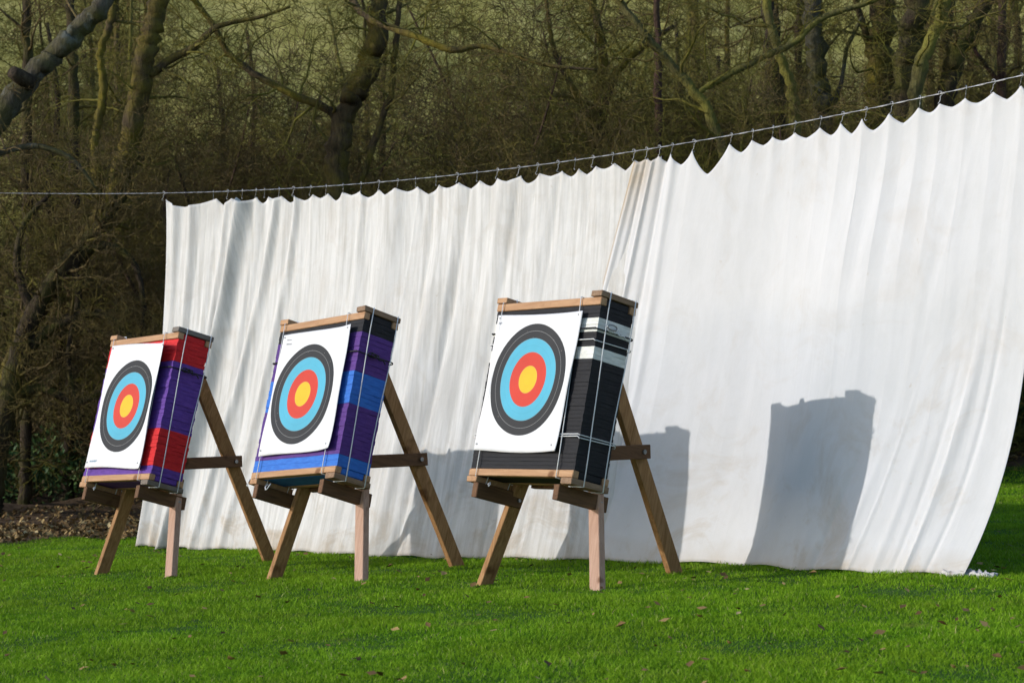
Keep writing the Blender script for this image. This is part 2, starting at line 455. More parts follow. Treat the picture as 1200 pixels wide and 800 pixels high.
names = ['red and purple', 'purple and blue', 'black and white']
place = ['farthest left', 'in the middle', 'nearest and rightmost']

def foam_slab(mb, z0, z1, r, puffy):
    """one foam strip with soft rounded edge and wavy outline"""
    hx = W_/2-.004+r.uniform(-.16, .2)*puffy; y0 = .010-r.uniform(-.1, .3)*puffy; y1 = T_-.012+r.uniform(-.3, .3)*puffy
    e = .0009; pts = []
    nx, ny = 12, 5
    ph = r.uniform(0, 6); 
    for i in range(nx+1): pts.append((-hx+2*hx*i/nx, y0))
    for i in range(1, ny+1): pts.append((hx, y0+(y1-y0)*i/ny))
    for i in range(1, nx+1): pts.append((hx-2*hx*i/nx, y1))
    for i in range(1, ny): pts.append((-hx, y1-(y1-y0)*i/ny))
    n = len(pts); rings = []; cy = (y0+y1)/2
    for zz, ins in ((z0, e), (z0+e, 0.0), (z1-e, 0.0), (z1, e)):
        ring = []
        for k_, (x, y) in enumerate(pts):
            wv = puffy*.22*math.sin(ph*.4+k_*1.3)+puffy*.12*math.sin(ph+k_*2.9)
            dx = (1 if x > 0 else -1)*min(1, max(0, (abs(x)/hx-.93)/.07)); dy = (1 if y > cy else -1)*(1 if (abs(y-cy) > (y1-y0)*.49) else 0)
            zz2 = zz+puffy*.12*math.sin(ph+k_*.9)*(1 if z0 > .12 and z1 < .92 else 0)
            ring.append((x+dx*(wv-ins), y+dy*(wv-ins), zz2))
        rings.append(ring)
    vs = [p for rg in rings for p in rg]; fs = []
    for q in range(3):
        for k_ in range(n):
            l = (k_+1) % n; fs.append((q*n+k_, q*n+l, (q+1)*n+l, (q+1)*n+k_))
    fs.append(tuple(reversed(range(n)))); fs.append(tuple(3*n+k_ for k_ in range(n)))
    mb.add(vs, fs)

def make_set(i, g):
    r = random.Random(g['seed'])
    M = Matrix(g['M']).to_4x4(); M.translation = Vector(g['O'])
    # ---- the boss
    boss = empty('target_boss', M, f'{names[i]} layered foam boss with target face, {place[i]}', 'archery target', 'archery target bosses')
    zt = L_-.045; zb = .076
    # bottom and top frame
    m = MB(); m.box((-W_/2, 0, .034), (W_/2-.0, .045, .074), .001); m.build('front_batten', M_bat, boss)
    m = MB(); m.box((-W_/2, T_-.045, .034), (W_/2, T_, .074), .001); m.build('rear_batten', M_bat, boss)
    m = MB(); m.box((-W_/2, 0.001, zt+.002), (W_/2, .046, L_), .001); m.build('front_batten', M_bat, boss)
    m = MB(); m.box((-W_/2, T_-.045, zt+.002), (W_/2, T_, L_), .001); m.build('rear_batten', M_bat, boss)
    for s in (-1, 1):
        for z0, z1 in ((-.003, .031), (L_+.003, L_+.036)):
            x0, x1 = sorted((s*(W_/2+.004), s*(W_/2-.085)))
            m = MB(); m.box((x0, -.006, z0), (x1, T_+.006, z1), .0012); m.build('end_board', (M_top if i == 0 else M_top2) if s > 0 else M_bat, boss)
    # foam bands
    tot = sum(b[1] for b in g['bands']); z = zt
    for nm, fr in g['bands']:
        hh = (zt-zb)*fr/tot; z2 = z-hh; nl = max(1, round(hh/[.026, .03, .022][i])); m = MB(); q = z2
        for j in range(nl):
            a = z2+hh*j/nl; b = z2+hh*(j+1)/nl; foam_slab(m, a, b-.0003, r, g['puffy'])
        if z == zt: m.box((-W_/2+.006, .049, zt-.001), (W_/2-.006, T_-.049, L_-.002), .001, .006)      # fills the frame between the battens
        if z2 < zb+.003: m.box((-W_/2+.006, .049, .035), (W_/2-.006, T_-.049, zb+.001), .001, .006)
        o = m.build('foam_band', FO[nm], boss)
        o['label'] = f'{nm.replace("dpurple", "dark purple")} foam layers'
        z = z2
    # cords round the boss
    def loop_x(yf, rr=.0032, mat=M_cord, z0=.0, z1=1.0):   # runs over the top, down both ends
        y0 = T_*yf; pts = []; zl = -.006; zh = L_+.040; hx = W_/2+.012+g['puffy']*.6
        for t in range(9): pts.append((hx+.003*math.sin(t*1.1+yf*9), y0+.012*math.sin(t*.5+yf*5), zl+(zh-zl)*t/8))
        pts += [(hx-.02, y0, zh), (hx-.105, y0, zh), (hx-.125, y0, L_-.03), (-hx+.125, y0, L_-.03), (-hx+.105, y0, zh), (-hx+.02, y0, zh)]
        for t in range(9): pts.append((-hx, y0, zh-(zh-zl)*t/8))
        pts += [(-hx+.02, y0, zl), (-hx+.105, y0, zl), (-hx+.125, y0, .06), (hx-.125, y0, .06), (hx-.105, y0, zl), (hx-.02, y0, zl)]
        m = MB(); m.tube(pts, rr, 6, closed=True); return m.build('cord', mat, boss, True)
    def loop_y(x0, x1, rr=.0032):      # down the front behind the paper, up the back
        yf = -.004-g['puffy']*.5; yb = T_+.012; zl = .031-.002; zh = L_+.003; pts = []
        for t in range(7): pts.append((x0+(x1-x0)*t/6, yf-.003 if t in (0, 6) else yf, zl+(zh-zl)*t/6))
        for t in range(7): pts.append((x1+(x0-x1)*t/6, yb, zh-(zh-zl)*t/6))
        m = MB(); m.tube(pts, rr, 6, closed=True); return m.build('cord', M_cord, boss, True)
    def loop_z(z0, mat=M_cord, rr=.003, sag=.0):
        e = .004+g['puffy']*.5; pts = []; q_ = .014
        x1, y0_, y1_ = W_/2+e, -.004, T_+e
        ring = [(-x1+q_, y0_), (x1-q_, y0_), (x1-q_*.3, y0_+q_*.3), (x1, y0_+q_), (x1, y1_-q_), (x1-q_*.3, y1_-q_*.3), (x1-q_, y1_), (-x1+q_, y1_), (-x1+q_*.3, y1_-q_*.3), (-x1, y1_-q_), (-x1, y0_+q_), (-x1+q_*.3, y0_+q_*.3)]
        for q, (x_, y_) in enumerate(ring): pts.append((x_, y_, z0+sag*math.sin(q*1.9)))
        m = MB(); m.tube(pts, rr, 6, closed=True); return m.build('cord', mat, boss, True)
    loop_x(.24); loop_x(.86)
    loop_y(-.37, -.385); loop_y(.325, .29)
    if i == 2:
        loop_z(.80, sag=.004); loop_z(.27, sag=.003); loop_z(.255, sag=.006)
    loop_z([.80, .79, .865][i], M_bcord, .0045, .003)
    # knot and buckle on the right end
    e = W_/2+.012+g['puffy']; zk = [.80, .79, .875][i]
    m = MB()
    for q in range(3):
        pts = [(e+.006+.006*math.sin(t*.8), .09+.018*q+.026*math.cos(t*.8+q), zk+.012*math.sin(t*.8+q*1.4)) for t in range(8)]
        m.tube(pts, .0042, 6, closed=True)
    m.tube([(e+.006, .12, zk), (e+.014, .15, zk-.018), (e+.012, .18, zk-.012), (e+.012, .2, zk-.03)], .004, 6)
    m.build('knot', M_bcord if i < 2 else M_cord, boss, True)
    if i == 2:
        m = MB(); pts = [(e+.016+.004*math.sin(t), .085+.035*math.cos(t*.785), zk+.012+.014*math.sin(t*.785)) for t in range(8)]
        m.tube(pts, .004, 6, closed=True); m.build('buckle', M_metal, boss, True)
    # trailing cord end under the front batten
    if i == 1:
        m = MB(); m.tube([(-.25, .01, -.008), (-.245, -.012, -.03), (-.235, -.014, -.05), (-.225, -.01, -.045), (-.215, -.008, -.03), (-.21, 0, -.008)], .0035, 6); m.build('cord', M_cord, boss, True)
        m = MB(); m.tube([(-.44, -.008, .03), (-.445, -.014, .005), (-.452, -.014, -.012), (-.438, -.014, -.02)], .0035, 6); m.build('cord', M_cord, boss, True)
    else:
        m = MB(); m.tube([(-.25, .01, -.004), (-.25, -.006, -.016), (-.245, -.004, -.03), (-.24, .004, -.012)], .003, 6); m.build('cord', M_cord, boss, True)
    # paper face
    TL, TR, BR, BL = [Vector(p) for p in g['paper']]; n = 44; V = []; UV = []; F = []
    cx, cz = g['c']; off = -.007-g['puffy']*.6
    for a in range(n+1):
        for b in range(n+1):
            s, t = b/n, a/n       # s across, t up
            p = BL*(1-s)*(1-t)+BR*s*(1-t)+TL*(1-s)*t+TR*s*t
            # edges of real paper are not ruled straight
            x = p.x-.012*math.sin(math.pi*t)*(s-.5)*2*(1 if i == 0 else .35); zz = p.y+.006*math.sin(math.pi*s*1.5+i)*(2*abs(t-.5))
            c = g['curl']
            y = off-.004*math.sin(5*s+3*t+i)-.003*math.sin(11*t-4*s)
            y -= c*max(0, s-.80)**2/.04*(.35+.65*t if i == 0 else .3+.5*abs(2*t-1))
            y -= c*.35*max(0, .10-t)**2/.01*(s if i else .3)
            y = min(y, off+.004)
            V.append((x, y, zz)); UV.append((x-cx, zz-cz))
    for a in range(n):
        for b in range(n):
            k0 = a*(n+1)+b; F.append((k0, k0+1, k0+n+2, k0+n+1))
    me = bpy.data.meshes.new('target_face'); me.from_pydata(V, [], F); me.materials.append(M_face)
    uvl = me.uv_layers.new(name='face')
    for lp in me.loops: uvl.data[lp.index].uv = UV[lp.vertex_index]
    me.polygons.foreach_set('use_smooth', [True]*len(F))
    fo = link('target_face', me, boss)
    sm = fo.modifiers.new('thickness', 'SOLIDIFY'); sm.thickness = .0016; sm.offset = 1
    # pins and small printed marks on the sheet
    def on(s, t):
        k0 = round(t*n)*(n+1)+round(s*n); return Vector(V[k0])
    for s, t in ((.03, .97), (.95, .97), (.03, .04), (.94, .05)):
        m = MB(); p = on(s, t); m.tube([p+Vector((0, -.001, 0)), p+Vector((0, -.006, 0))], .006, 10); m.build('pin', M_metal, fo, False)
    m = MB(); s0, t0 = [(.075, .045), (.06, .90), (.03, .94)][i]; p = on(s0, t0)+Vector((0, -.0055, 0))
    for q in range([9, 6, 3][i]):
        x0 = p.x+.011*q; hh = r.uniform(.006, .014)
        m.tube([(x0, p.y, p.z), (x0+.005, p.y, p.z+hh), (x0+.009, p.y, p.z+r.uniform(0, .008))], .0011, 4)
    if i == 1:
        for q in range(5):
            x0 = p.x+.011*q; m.tube([(x0, p.y, p.z+.03), (x0+.006, p.y, p.z+.03+r.uniform(.004, .012)), (x0+.009, p.y, p.z+.03)], .0011, 4)
    m.build('printed_mark', M_ink if i == 0 else M_gink, fo)

    # ---- the easel
    mid = Vector(((g['fl'][0]+g['fr'][0])/2, T_+.04, (g['fl'][1]+g['fr'][1])/2))
    Me = M.copy(); Me.translation = M @ mid
    ez = empty('wooden_easel', Me, ['wooden A-frame easel holding up the red and purple boss on the left', 'wooden A-frame easel holding up the purple and blue boss in the middle', 'wooden A-frame easel holding up the black and white boss nearest the camera'][i], 'easel', 'wooden target easels')
    def loc(p): return Vector(p)-mid
    ap = Vector((0, T_+.04, 1.02))
    L = Vector((g['fl'][0], T_+.04, g['fl'][1]-.02)); Rr = Vector((g['fr'][0], T_+.04, g['fr'][1]-.02)); B = Vector(g['rear'])
    m = MB(); m.beam(loc(L), loc(ap+Vector((-.05, 0, 0))), (0, 1, 0), .088, .042); o = m.build('leg', M_leg, ez)
    m = MB(); m.beam(loc(Rr), loc(ap+Vector((.05, .0, 0))), (1, 0, 0), .082, .046); o = m.build('leg', M_legp, ez); o['label'] = 'paler front leg'
    B2 = B+(B-ap).normalized()*.03
    apr = ap+Vector((.0, .06, 0))
    m = MB(); m.beam(loc(B2), loc(apr), (0, 1, 0), .092, .046); m.build('leg', M_leg, ez)
    # apex block with bolt
    m = MB(); m.box(loc((-.09, T_+.07, .86)), loc((.09, T_+.11, .97))); hb = m.build('hinge_block', M_bear, ez)
    # bearers the boss stands on
    for u, y1 in ((-.365, T_+.07), (.335, T_+.10)):
        m = MB(); m.box(loc((u-.022, -.004, -.092)), loc((u+.022, y1, -.006)), .001); m.build('bearer', M_bear, ez)
        m = MB(); m.tube([loc((u+.022, T_+.045, -.05)), loc((u+.032, T_+.045, -.05))], .011, 8); m.build('bolt', M_metal, ez)
    # cross rail between the bearers behind the boss
    m = MB(); m.box(loc((-.28, T_+.063, .03)), loc((.28, T_+.10, .12)), .001); m.build('cross_rail', M_bear, ez)
    # strut to the rear leg: level in the world, on the right face of the rear leg
    zc = .10; Mi = M.to_3x3().inverted(); up = Mi @ Vector((0, 0, 1))
    # find the point on the rear leg seen at the height of the strut
    hgt = [.74, .71, .72][i]; g0 = (M @ B).z
    f_ = hgt/((M @ apr).z-g0); P = B+(apr-B)*f_+Vector((.047, 0, 0))
    bk = Vector((0, 1, 0)); bk = (bk-up*bk.dot(up)); bk.x = 0; bk.normalize()
    P2 = P-bk*(P.y-(T_+.0))/bk.y
    P1 = P+bk*.055
    wd = Vector((0, 0, 1))
    m = MB(); m.beam(loc(P2), loc(P1), wd, .082, .04); st = m.build('strut', M_bear, ez)
    m = MB(); q = P; m.tube([loc(q+Vector((.018, 0, 0))), loc(q+Vector((.03, 0, 0)))], .014, 8); m.build('bolt', M_metal, st)
for i, g in enumerate(TG): make_set(i, g)

# ------------------------------------------------------------ wire, sheets, hooks
WA = Vector((-3.02, 18.62)); WB = Vector((2.72, 11.62))        # plan of the wire
FWD = Vector((-(WA.y-WB.y), -(WB.x-WA.x))).normalized()         # horizontal direction from the sheets to the easels
if FWD.y > 0: FWD = -FWD
WD = (WB-WA)
WLEN = WD.length
def t_of_px(px):
    m_ = (px-600)/FPX; return (m_*WA.y-WA.x)/(WD.x-m_*WD.y)
WY = [(-300, 232), (0, 224), (100, 226), (190, 226.5), (300, 225), (400, 217), (500, 208), (600, 198), (700, 187), (745, 180), (800, 168), (900, 149), (1000, 129), (1100, 109), (1200, 88), (1300, 66), (1500, 20)]
def wire_z(px):
    y = float(np.interp(px, [a for a, b in WY], [b for a, b in WY])); P = WA+WD*t_of_px(px)
    return EYE-(y-400)/FPX*P.y
hooks = [192, 250, 267, 284, 300, 310, 327, 344, 364, 382, 402, 423, 444, 466, 487, 511, 536, 559, 583, 608, 630, 654, 674, 695, 718, 743, 758, 773, 788, 813.5, 857, 882, 906, 932, 962, 988, 1015, 1045, 1078, 1102, 1132, 1164.5, 1197, 1226]
peak = {813.5: 12, 857: 10, 1078: 5}
# polynomial-smooth wire height over t
tt = np.array([t_of_px(p) for p in range(-250, 1400, 50)]); zz_ = np.array([wire_z(p) for p in range(-250, 1400, 50)])
pc = np.polyfit(tt, zz_, 4)
def wz(t): return float(np.polyval(pc, t))
def wpos(t, z=None): p = WA+WD*t; return Vector((p.x, p.y, wz(t) if z is None else z))

def build_wire():
    t0, t1 = t_of_px(-330), t_of_px(1420); n = 420
    m = MB(); pts = [wpos(t0+(t1-t0)*i/n) for i in range(n+1)]
    u = Vector((-FWD.x, -FWD.y, 0)); up = Vector((0, 0, 1))
    for ph in (0, math.pi):       # two twisted strands
        m.tube([p+(u*math.cos(i*1.15+ph)+up*math.sin(i*1.15+ph))*.0022 for i, p in enumerate(pts)], .0026, 5)
    o = m.build('wire', M_metal, None, True); tag(o, 'thin twisted metal wire stretched between trees above the white sheets', 'wire')
    return pts[0], pts[-1]
W0, W1 = build_wire()

HOOKL = .055
def top_z(t, hs, depth):
    """height of the cloth's top edge at t: peaks under hooks, sagging between"""
    if t <= hs[0]: return wz(hs[0])-HOOKL
    if t >= hs[-1]: return wz(hs[-1])-HOOKL-(t-hs[-1])*WLEN*.3
    j = max(q for q in range(len(hs)-1) if hs[q] <= t); a, b = hs[j], hs[j+1]
    f = (t-a)/(b-a) if b > a else 0; gap = (b-a)*WLEN
    za = wz(a)-HOOKL; zb = wz(b)-HOOKL
    f2 = f**(.75+.3*math.sin(j*2.3)**2); cat = 1-(abs(2*f2-1))**(1.45+.3*math.sin(j*3.1))
    d = depth(j, gap)
    return za*(1-f)+zb*f-d*cat

def sheet(name, mat, t0, t1, hs, depth, folds, sweep, slant, offs, nu, nv, seed, label, edgeL=None, edgeR=None):
    r = np.random.default_rng(seed)
    us = np.linspace(t0, t1, nu); vs = np.linspace(0, 1, nv)
    top = np.array([top_z(u, hs, depth) for u in us])
    U, Vv = np.meshgrid(us, vs)
    down = 1-Vv
    # plan displacement of the hanging cloth towards the easels
    S_ = U*WLEN                                  # metres along the wire
    D = sweep(U, down)
    for (s0, wdt, amp, sl_, v0, v1) in folds:    # s0 metres at top, slant metres per full drop
        x = (S_-(s0+sl_*down))/wdt
        env = smooth((down-v0)/.35+1e-6)*smooth((v1-down)/.15) if v0 > 0 else smooth((v1-down)/.2)
        D = D+amp*np.exp(-x*x)*env
    for i_ in range(4):                          # very soft swells
        D = D+.007*np.sin(S_*(1.7+i_*1.3)+r.random()*6+down*(i_-1.5))
    # pleats fanning down from every hook
    for h in hs:
        x = (S_-h*WLEN)/(.03+.10*down); D = D+.008*np.exp(-x*x)*np.exp(-down*14)
    D = D+offs
    along = slant(U, down)                       # metres along the wire
    X = WA.x+WD.x*U+FWD.x*D+WD.x/WLEN*along; Y = WA.y+WD.y*U+FWD.y*D+WD.y/WLEN*along
    zb = ground_z(X[0], Y[0])+.012+.008*np.sin(us*90)
    Z = zb[None, :]+(top-zb)[None, :]*Vv
    P = np.stack([X, Y, Z], -1).reshape(-1, 3)
    i, j = np.meshgrid(np.arange(nu-1), np.arange(nv-1)); a = (j*nu+i).ravel()
    F = np.stack([a, a+1, a+nu+1, a+nu], 1)
    me = np_mesh(name, P, F, mat, True)
    uvl = me.uv_layers.new(name='cloth'); li = np.empty(len(me.loops), np.int32); me.loops.foreach_get('vertex_index', li)
    uv = np.stack([S_.ravel()+seed*7.3, (Z-zb[None, :]).ravel()], 1)[li]; uvl.data.foreach_set('uv', uv.astype(np.float32).ravel())
    o = link(name, me); sm = o.modifiers.new('thickness', 'SOLIDIFY'); sm.thickness = .002; sm.offset = -1
    tag(o, label, 'fabric sheet', 'white canvas sheets hung on the wire')
    return o

def pxs(p): return t_of_px(p)*WLEN
r_ = np.random.default_rng(11)
# older sheet on the left
hsL = [t_of_px(p) for p in hooks if p <= 775]
foldsL = [(pxs(262), .04, .03, -.5, 0, 2), (pxs(288), .075, .13, -.75, 0, 1.5), (pxs(322), .05, .04, -.75, 0, 2), (pxs(345), .05, .03, -.6, 0, 2),
          (pxs(205), .06, .05, -.1, 0, 1.6), (pxs(225), .05, .03, -.2, 0, 1.5), (pxs(520), .10, .05, -.45, .05, 1.5), (pxs(545), .05, -.035, -.45, .05, 1.5)]
for q in range(120):
    s0 = r_.uniform(pxs(200), pxs(760)); wd = r_.uniform(.012, .05)
    foldsL.append((s0, wd, r_.choice([-1, 1])*wd*r_.uniform(.05, .24), r_.uniform(-.55, -.15), r_.choice([0, 0, .1, .3, .5]), r_.uniform(.5, 1.6)))
for q in range(14):
    s0 = r_.uniform(pxs(200), pxs(760)); wd = r_.uniform(.08, .2)
    foldsL.append((s0, wd, r_.choice([-1, 1])*wd*r_.uniform(.06, .2), r_.uniform(-.5, -.2), 0, 2))
def sweepL(U, d): return .36*d**1.7+.02*np.sin(U*25)*d**3-.14*smooth((U-t_of_px(725))/.06)*smooth(d/.25)
def slantL(U, d): return .16*d*(1-smooth(U/.15))
sheet('hanging_sheet', M_clothL, t_of_px(191.5), t_of_px(773), hsL, lambda j, g: min(.08, .010+.07*g+.035*math.sin(j*1.9)**2) if g > .05 else .012,
      foldsL, sweepL, slantL, -.028, 1300, 110, 1, 'older greyish creased white canvas sheet hanging behind the left and middle easels')
# cleaner sheet on the right
M_clothR = cloth_mat('clean_canvas', (.60, .60, .605), (.565, .565, .565), (.40, .31, .20), .75, pxs(744)+2*7.3, .11)
hsR = [t_of_px(p) for p in hooks if p >= 743]
foldsR = [(pxs(748), .018, .016, .0, 0, 2), (pxs(757), .016, -.018, .02, 0, 1.6), (pxs(767), .018, .022, .0, 0, 1.5), (pxs(779), .02, -.016, .03, 0, 1.0), (pxs(791), .025, .014, .05, 0, .9),
          (pxs(1172), .03, .010, -.35, .55, 2), (pxs(1186), .022, -.009, -.30, .45, 2), (pxs(1205), .03, .014, -.3, .35, 2), (pxs(1216), .02, -.009, -.2, .3, 2), (pxs(1120), .09, .018, -.3, .75, 2), (pxs(1150), .028, .010, -.5, .6, 2), (pxs(1160), .014, .005, -.45, .5, 2), (pxs(1196), .014, .006, -.25, .4, 2),
          (pxs(1135), .03, -.015, -.6, .65, 2), (pxs(1095), .04, .014, -.5, .78, 2)]
for q in range(60):
    s0 = r_.uniform(pxs(770), pxs(1220)); wd = r_.uniform(.02, .07)
    foldsR.append((s0, wd, r_.choice([-1, 1])*wd*r_.uniform(.01, .06), r_.uniform(-.45, .0), r_.choice([0, 0, .3, .6]), r_.uniform(.4, 1.6)))
for q in range(8):
    s0 = r_.uniform(pxs(790), pxs(1200)); wd = r_.uniform(.15, .3)
    foldsR.append((s0, wd, r_.choice([-1, 1])*wd*r_.uniform(.01, .03), r_.uniform(-.5, -.1), 0, 2))
def sweepR(U, d):
    e = smooth((U-t_of_px(900))/(t_of_px(1190)-t_of_px(900)))
    bil = .16*smooth((U-t_of_px(890))/(t_of_px(1040)-t_of_px(890)))*smooth(d/.45)*(1-.45*smooth((U-t_of_px(1040))/(t_of_px(1229)-t_of_px(1040))))
    return .10*d**1.2+(.20+.10*e)*np.clip((d-.35)/.65, 0, 1)**2.3+bil
def slantR(U, d): return -.95*d**.95*np.exp(-((U-t_of_px(743))*WLEN/.7).clip(0))-.09*d**2*smooth((U-.75)/.25)-.09*np.clip((d-.6)/.4, 0, 1)**2.6*smooth((U-t_of_px(1120))/(t_of_px(1229)-t_of_px(1120)))
def depthR(j, g):
    a = hsR[j]
    if abs(a-t_of_px(813.5)) < 1e-6: return .165
    if g < .08: return .02
    return min(.12, .18*g+.045*math.sin(j*2.7)**2)
SHEET_R = sheet('hanging_sheet', M_clothR, t_of_px(744), t_of_px(1229), hsR, depthR, foldsR, sweepR, slantR, 0.0, 1100, 120, 2,
      'cleaner bright white canvas sheet on the right, catching the shadow of the black boss')

def build_hooks():
    m = MB(); r = .0022
    m.tube([(.0, 0, .010), (.009, 0, .004), (.008, 0, -.008), (0, 0, -.014), (0, 0, -.03), (-.002, 0, -.044), (-.009, 0, -.052), (-.010, 0, -.060), (-.002, 0, -.066), (.006, 0, -.060)], r, 5)
    m.tube([(.009*math.cos(t*.9), 0, .006+.009*math.sin(t*.9)) for t in range(7)], r, 5, closed=True)
    me = m.mesh('sheet_hook', M_metal, True); rr = random.Random(2)
    for p in hooks:
        t = t_of_px(p); o = bpy.data.objects.new('sheet_hook', me); C.objects.link(o)
        o.location = wpos(t); o.scale = (1.2, 1.2, 1.0)
        o.rotation_euler = (0, rr.uniform(-.15, .15), math.atan2(WD.y, WD.x)+rr.uniform(-.5, .5))
        if p == 192: lb = 'metal hook holding the far left corner of the white sheets, alone on the wire'
        elif 740 < p < 790: lb = 'metal hook in the tight cluster where the two white sheets meet'
        elif p < 740: lb = 'small metal hook on the wire along the top of the older greyish sheet'
        else: lb = 'small metal hook on the wire above a peak of the cleaner right sheet'
        tag(o, lb, 'hook', 'metal hooks holding the sheets to the wire')
build_hooks()

def build_tail():
    # loose end of the right sheet lying crumpled on the grass past its lower corner
    t = t_of_px(1229); r = random.Random(4); V = []; F = []; n, m_ = 40, 14
    c = WA+WD*t+FWD*.42
    ux = (WD/WLEN); a0 = Vector((c.x, c.y))-ux*.34
    for i in range(n+1):
        for j in range(m_+1):
            s_, q = i/n, j/m_; wdt = .10*(1-.6*s_)
            p = a0+ux*(.34*s_)+FWD*(.02+wdt*(q-.5)+.02*math.sin(s_*9))
            z = gz(p.x, p.y)+.012+.018*(1-s_)*math.sin(q*math.pi)**.5+.012*math.sin(s_*31+q*7)*math.sin(q*17+s_*5)+.01*math.sin(q*30)
            V.append((p.x, p.y, z))
    for i in range(n):
        for j in range(m_): k0 = i*(m_+1)+j; F.append((k0, k0+m_+1, k0+m_+2, k0+1))
    me = bpy.data.meshes.new('trailing_hem'); me.from_pydata(V, [], F); me.materials.append(M_clothR)
    uvl = me.uv_layers.new(name='cloth')
    for lp in me.loops: v_ = V[lp.vertex_index]; uvl.data[lp.index].uv = (v_[0]*3+40, .03)
    me.polygons.foreach_set('use_smooth', [True]*len(F)); o = link('trailing_hem', me, SHEET_R)
    sm = o.modifiers.new('thickness', 'SOLIDIFY'); sm.thickness = .003
build_tail()

# ------------------------------------------------------------ trees
class Tree:
    def __init__(s, seed):
        s.r = random.Random(seed); s.big = MB(); s.fine = MB()
    def limb(s, pts, rad_, n=8, big=True, rough=.0):
        (s.big if big else s.fine).tube(pts, rad_, n)
    def grow(s, p, d, L, r0, lev, bend=.3, up=.08, rmin=.0045):
        r = s.r; seg = max(3, min(7, int(L/.14))); pts = [p.copy()]; rr = [r0]; q = p.copy(); d = d.normalized()
        for i in range(seg):
            d = (d+Vector((r.gauss(0, bend), r.gauss(0, bend), r.gauss(0, bend)+up))).normalized()
            q = q+d*(L/seg); pts.append(q.copy()); rr.append(max(rmin*.6, r0*(1-.85*(i+1)/seg)))
        s.fine.tube(pts, rr, 5 if r0 > .02 else (4 if r0 > .01 else 3), cap=False)
        if lev <= 0: return
        k = r.randint(3, 5) if lev > 1 else r.randint(2, 4)
        for _ in range(k):
            f = r.uniform(.2, .98); j = min(int(f*seg), seg-1); pp = pts[j].lerp(pts[j+1], f*seg-j)
            dd = (pts[j+1]-pts[j]).normalized(); side = Vector((r.gauss(0, 1), r.gauss(0, 1), r.gauss(0, .8)))
            side = (side-dd*side.dot(dd)).normalized()
            s.grow(pp, dd*.6+side*r.uniform(.5, 1.1), L*r.uniform(.4, .7), max(rmin, rr[j]*.55), lev-1, bend, up*.6, rmin)
    def sprout(s, pts, rad_, per_m, L, lev, fmin=.0):
        """side branches off a laid-out limb"""
        r = s.r
        for i in range(len(pts)-1):
            a, b = pts[i], pts[i+1]; n = (b-a).length*per_m; n = int(n)+(r.random() < n-int(n))
            for _ in range(n):
                f = r.random(); p = a.lerp(b, f); d = (b-a).normalized()
                side = Vector((r.gauss(0, 1), r.gauss(0, .8), r.gauss(0, .7)+.25)); side = (side-d*side.dot(d)).normalized()
                s.grow(p, side+d*.4, L*r.uniform(.5, 1.2), max(.006, min(rad_[i]*.4, .022)), lev)

def refine(pts, rad_, r, amp, k=5):
    """Catmull-Rom smoothing with knobbly jitter"""
    P = [pts[0]*2-pts[1]]+pts+[pts[-1]*2-pts[-2]]; out = []; ro = []
    for i in range(1, len(P)-2):
        for q in range(k):
            t = q/k; a, b, c, d = P[i-1], P[i], P[i+1], P[i+2]
            v = .5*((2*b)+(c-a)*t+(2*a-5*b+4*c-d)*t*t+(3*b-a-3*c+d)*t*t*t)
            v = v+Vector((r.gauss(0, amp), r.gauss(0, amp), r.gauss(0, amp*.5))); out.append(v)
            ro.append((rad_[i-1]*(1-t)+rad_[i]*t)*(1+r.uniform(-.07, .07)))
    out.append(P[-2]); ro.append(rad_[-1]); return out, ro

def laid_tree(name, Y, limbs, mat, twig, label, cat='tree', seed=1, per_m=3.0, L=1.1, lev=3, foot=None, extra=None):
    """limbs: list of (pixel polyline, diameters in px, reaches the ground)"""
    T = Tree(seed); base = None
    for (pl, dia, toground) in limbs:
        pts = []; rd = []
        for k_, p in enumerate(pl):
            yy = Y+(p[2] if len(p) > 2 else 0); pts.append(at(p[0], p[1], yy)); rd.append(dia[min(k_, len(dia)-1)]*.5*yy/FPX)
        if toground:
            p0 = pts[0]; d = (pts[0]-pts[1]).normalized(); g0 = gz(p0.x, p0.y)
            if p0.z > g0+.3:
                f = Vector((p0.x+d.x*.4, p0.y, gz(p0.x+d.x*.4, p0.y)-.15)); pts = [f, f.lerp(p0, .5)]+pts; rd = [rd[0]*1.45, rd[0]*1.1]+rd
            else: rd[0] *= 1.3
            if base is None: base = Vector((pts[0].x, pts[0].y, gz(pts[0].x, pts[0].y)))
        P, R_ = refine(pts, rd, T.r, min(rd)*.22, 9)
        T.big.tube(P, R_, 14 if max(rd) > .04 else 8, rough=.2); T.sprout(P, R_, per_m, L, lev)
    root = bpy.data.objects.new(name, None); C.objects.link(root); root.location = base; tag(root, label, cat)
    for nm, mb, mm in (('trunk', T.big, mat), ('crown', T.fine, twig)):
        if not mb.v: continue
        mb.v = [(a-base.x, b-base.y, c-base.z) for a, b, c in mb.v]; mb.build(nm, mm, root, True)
    if extra: extra(root, base)
    return root

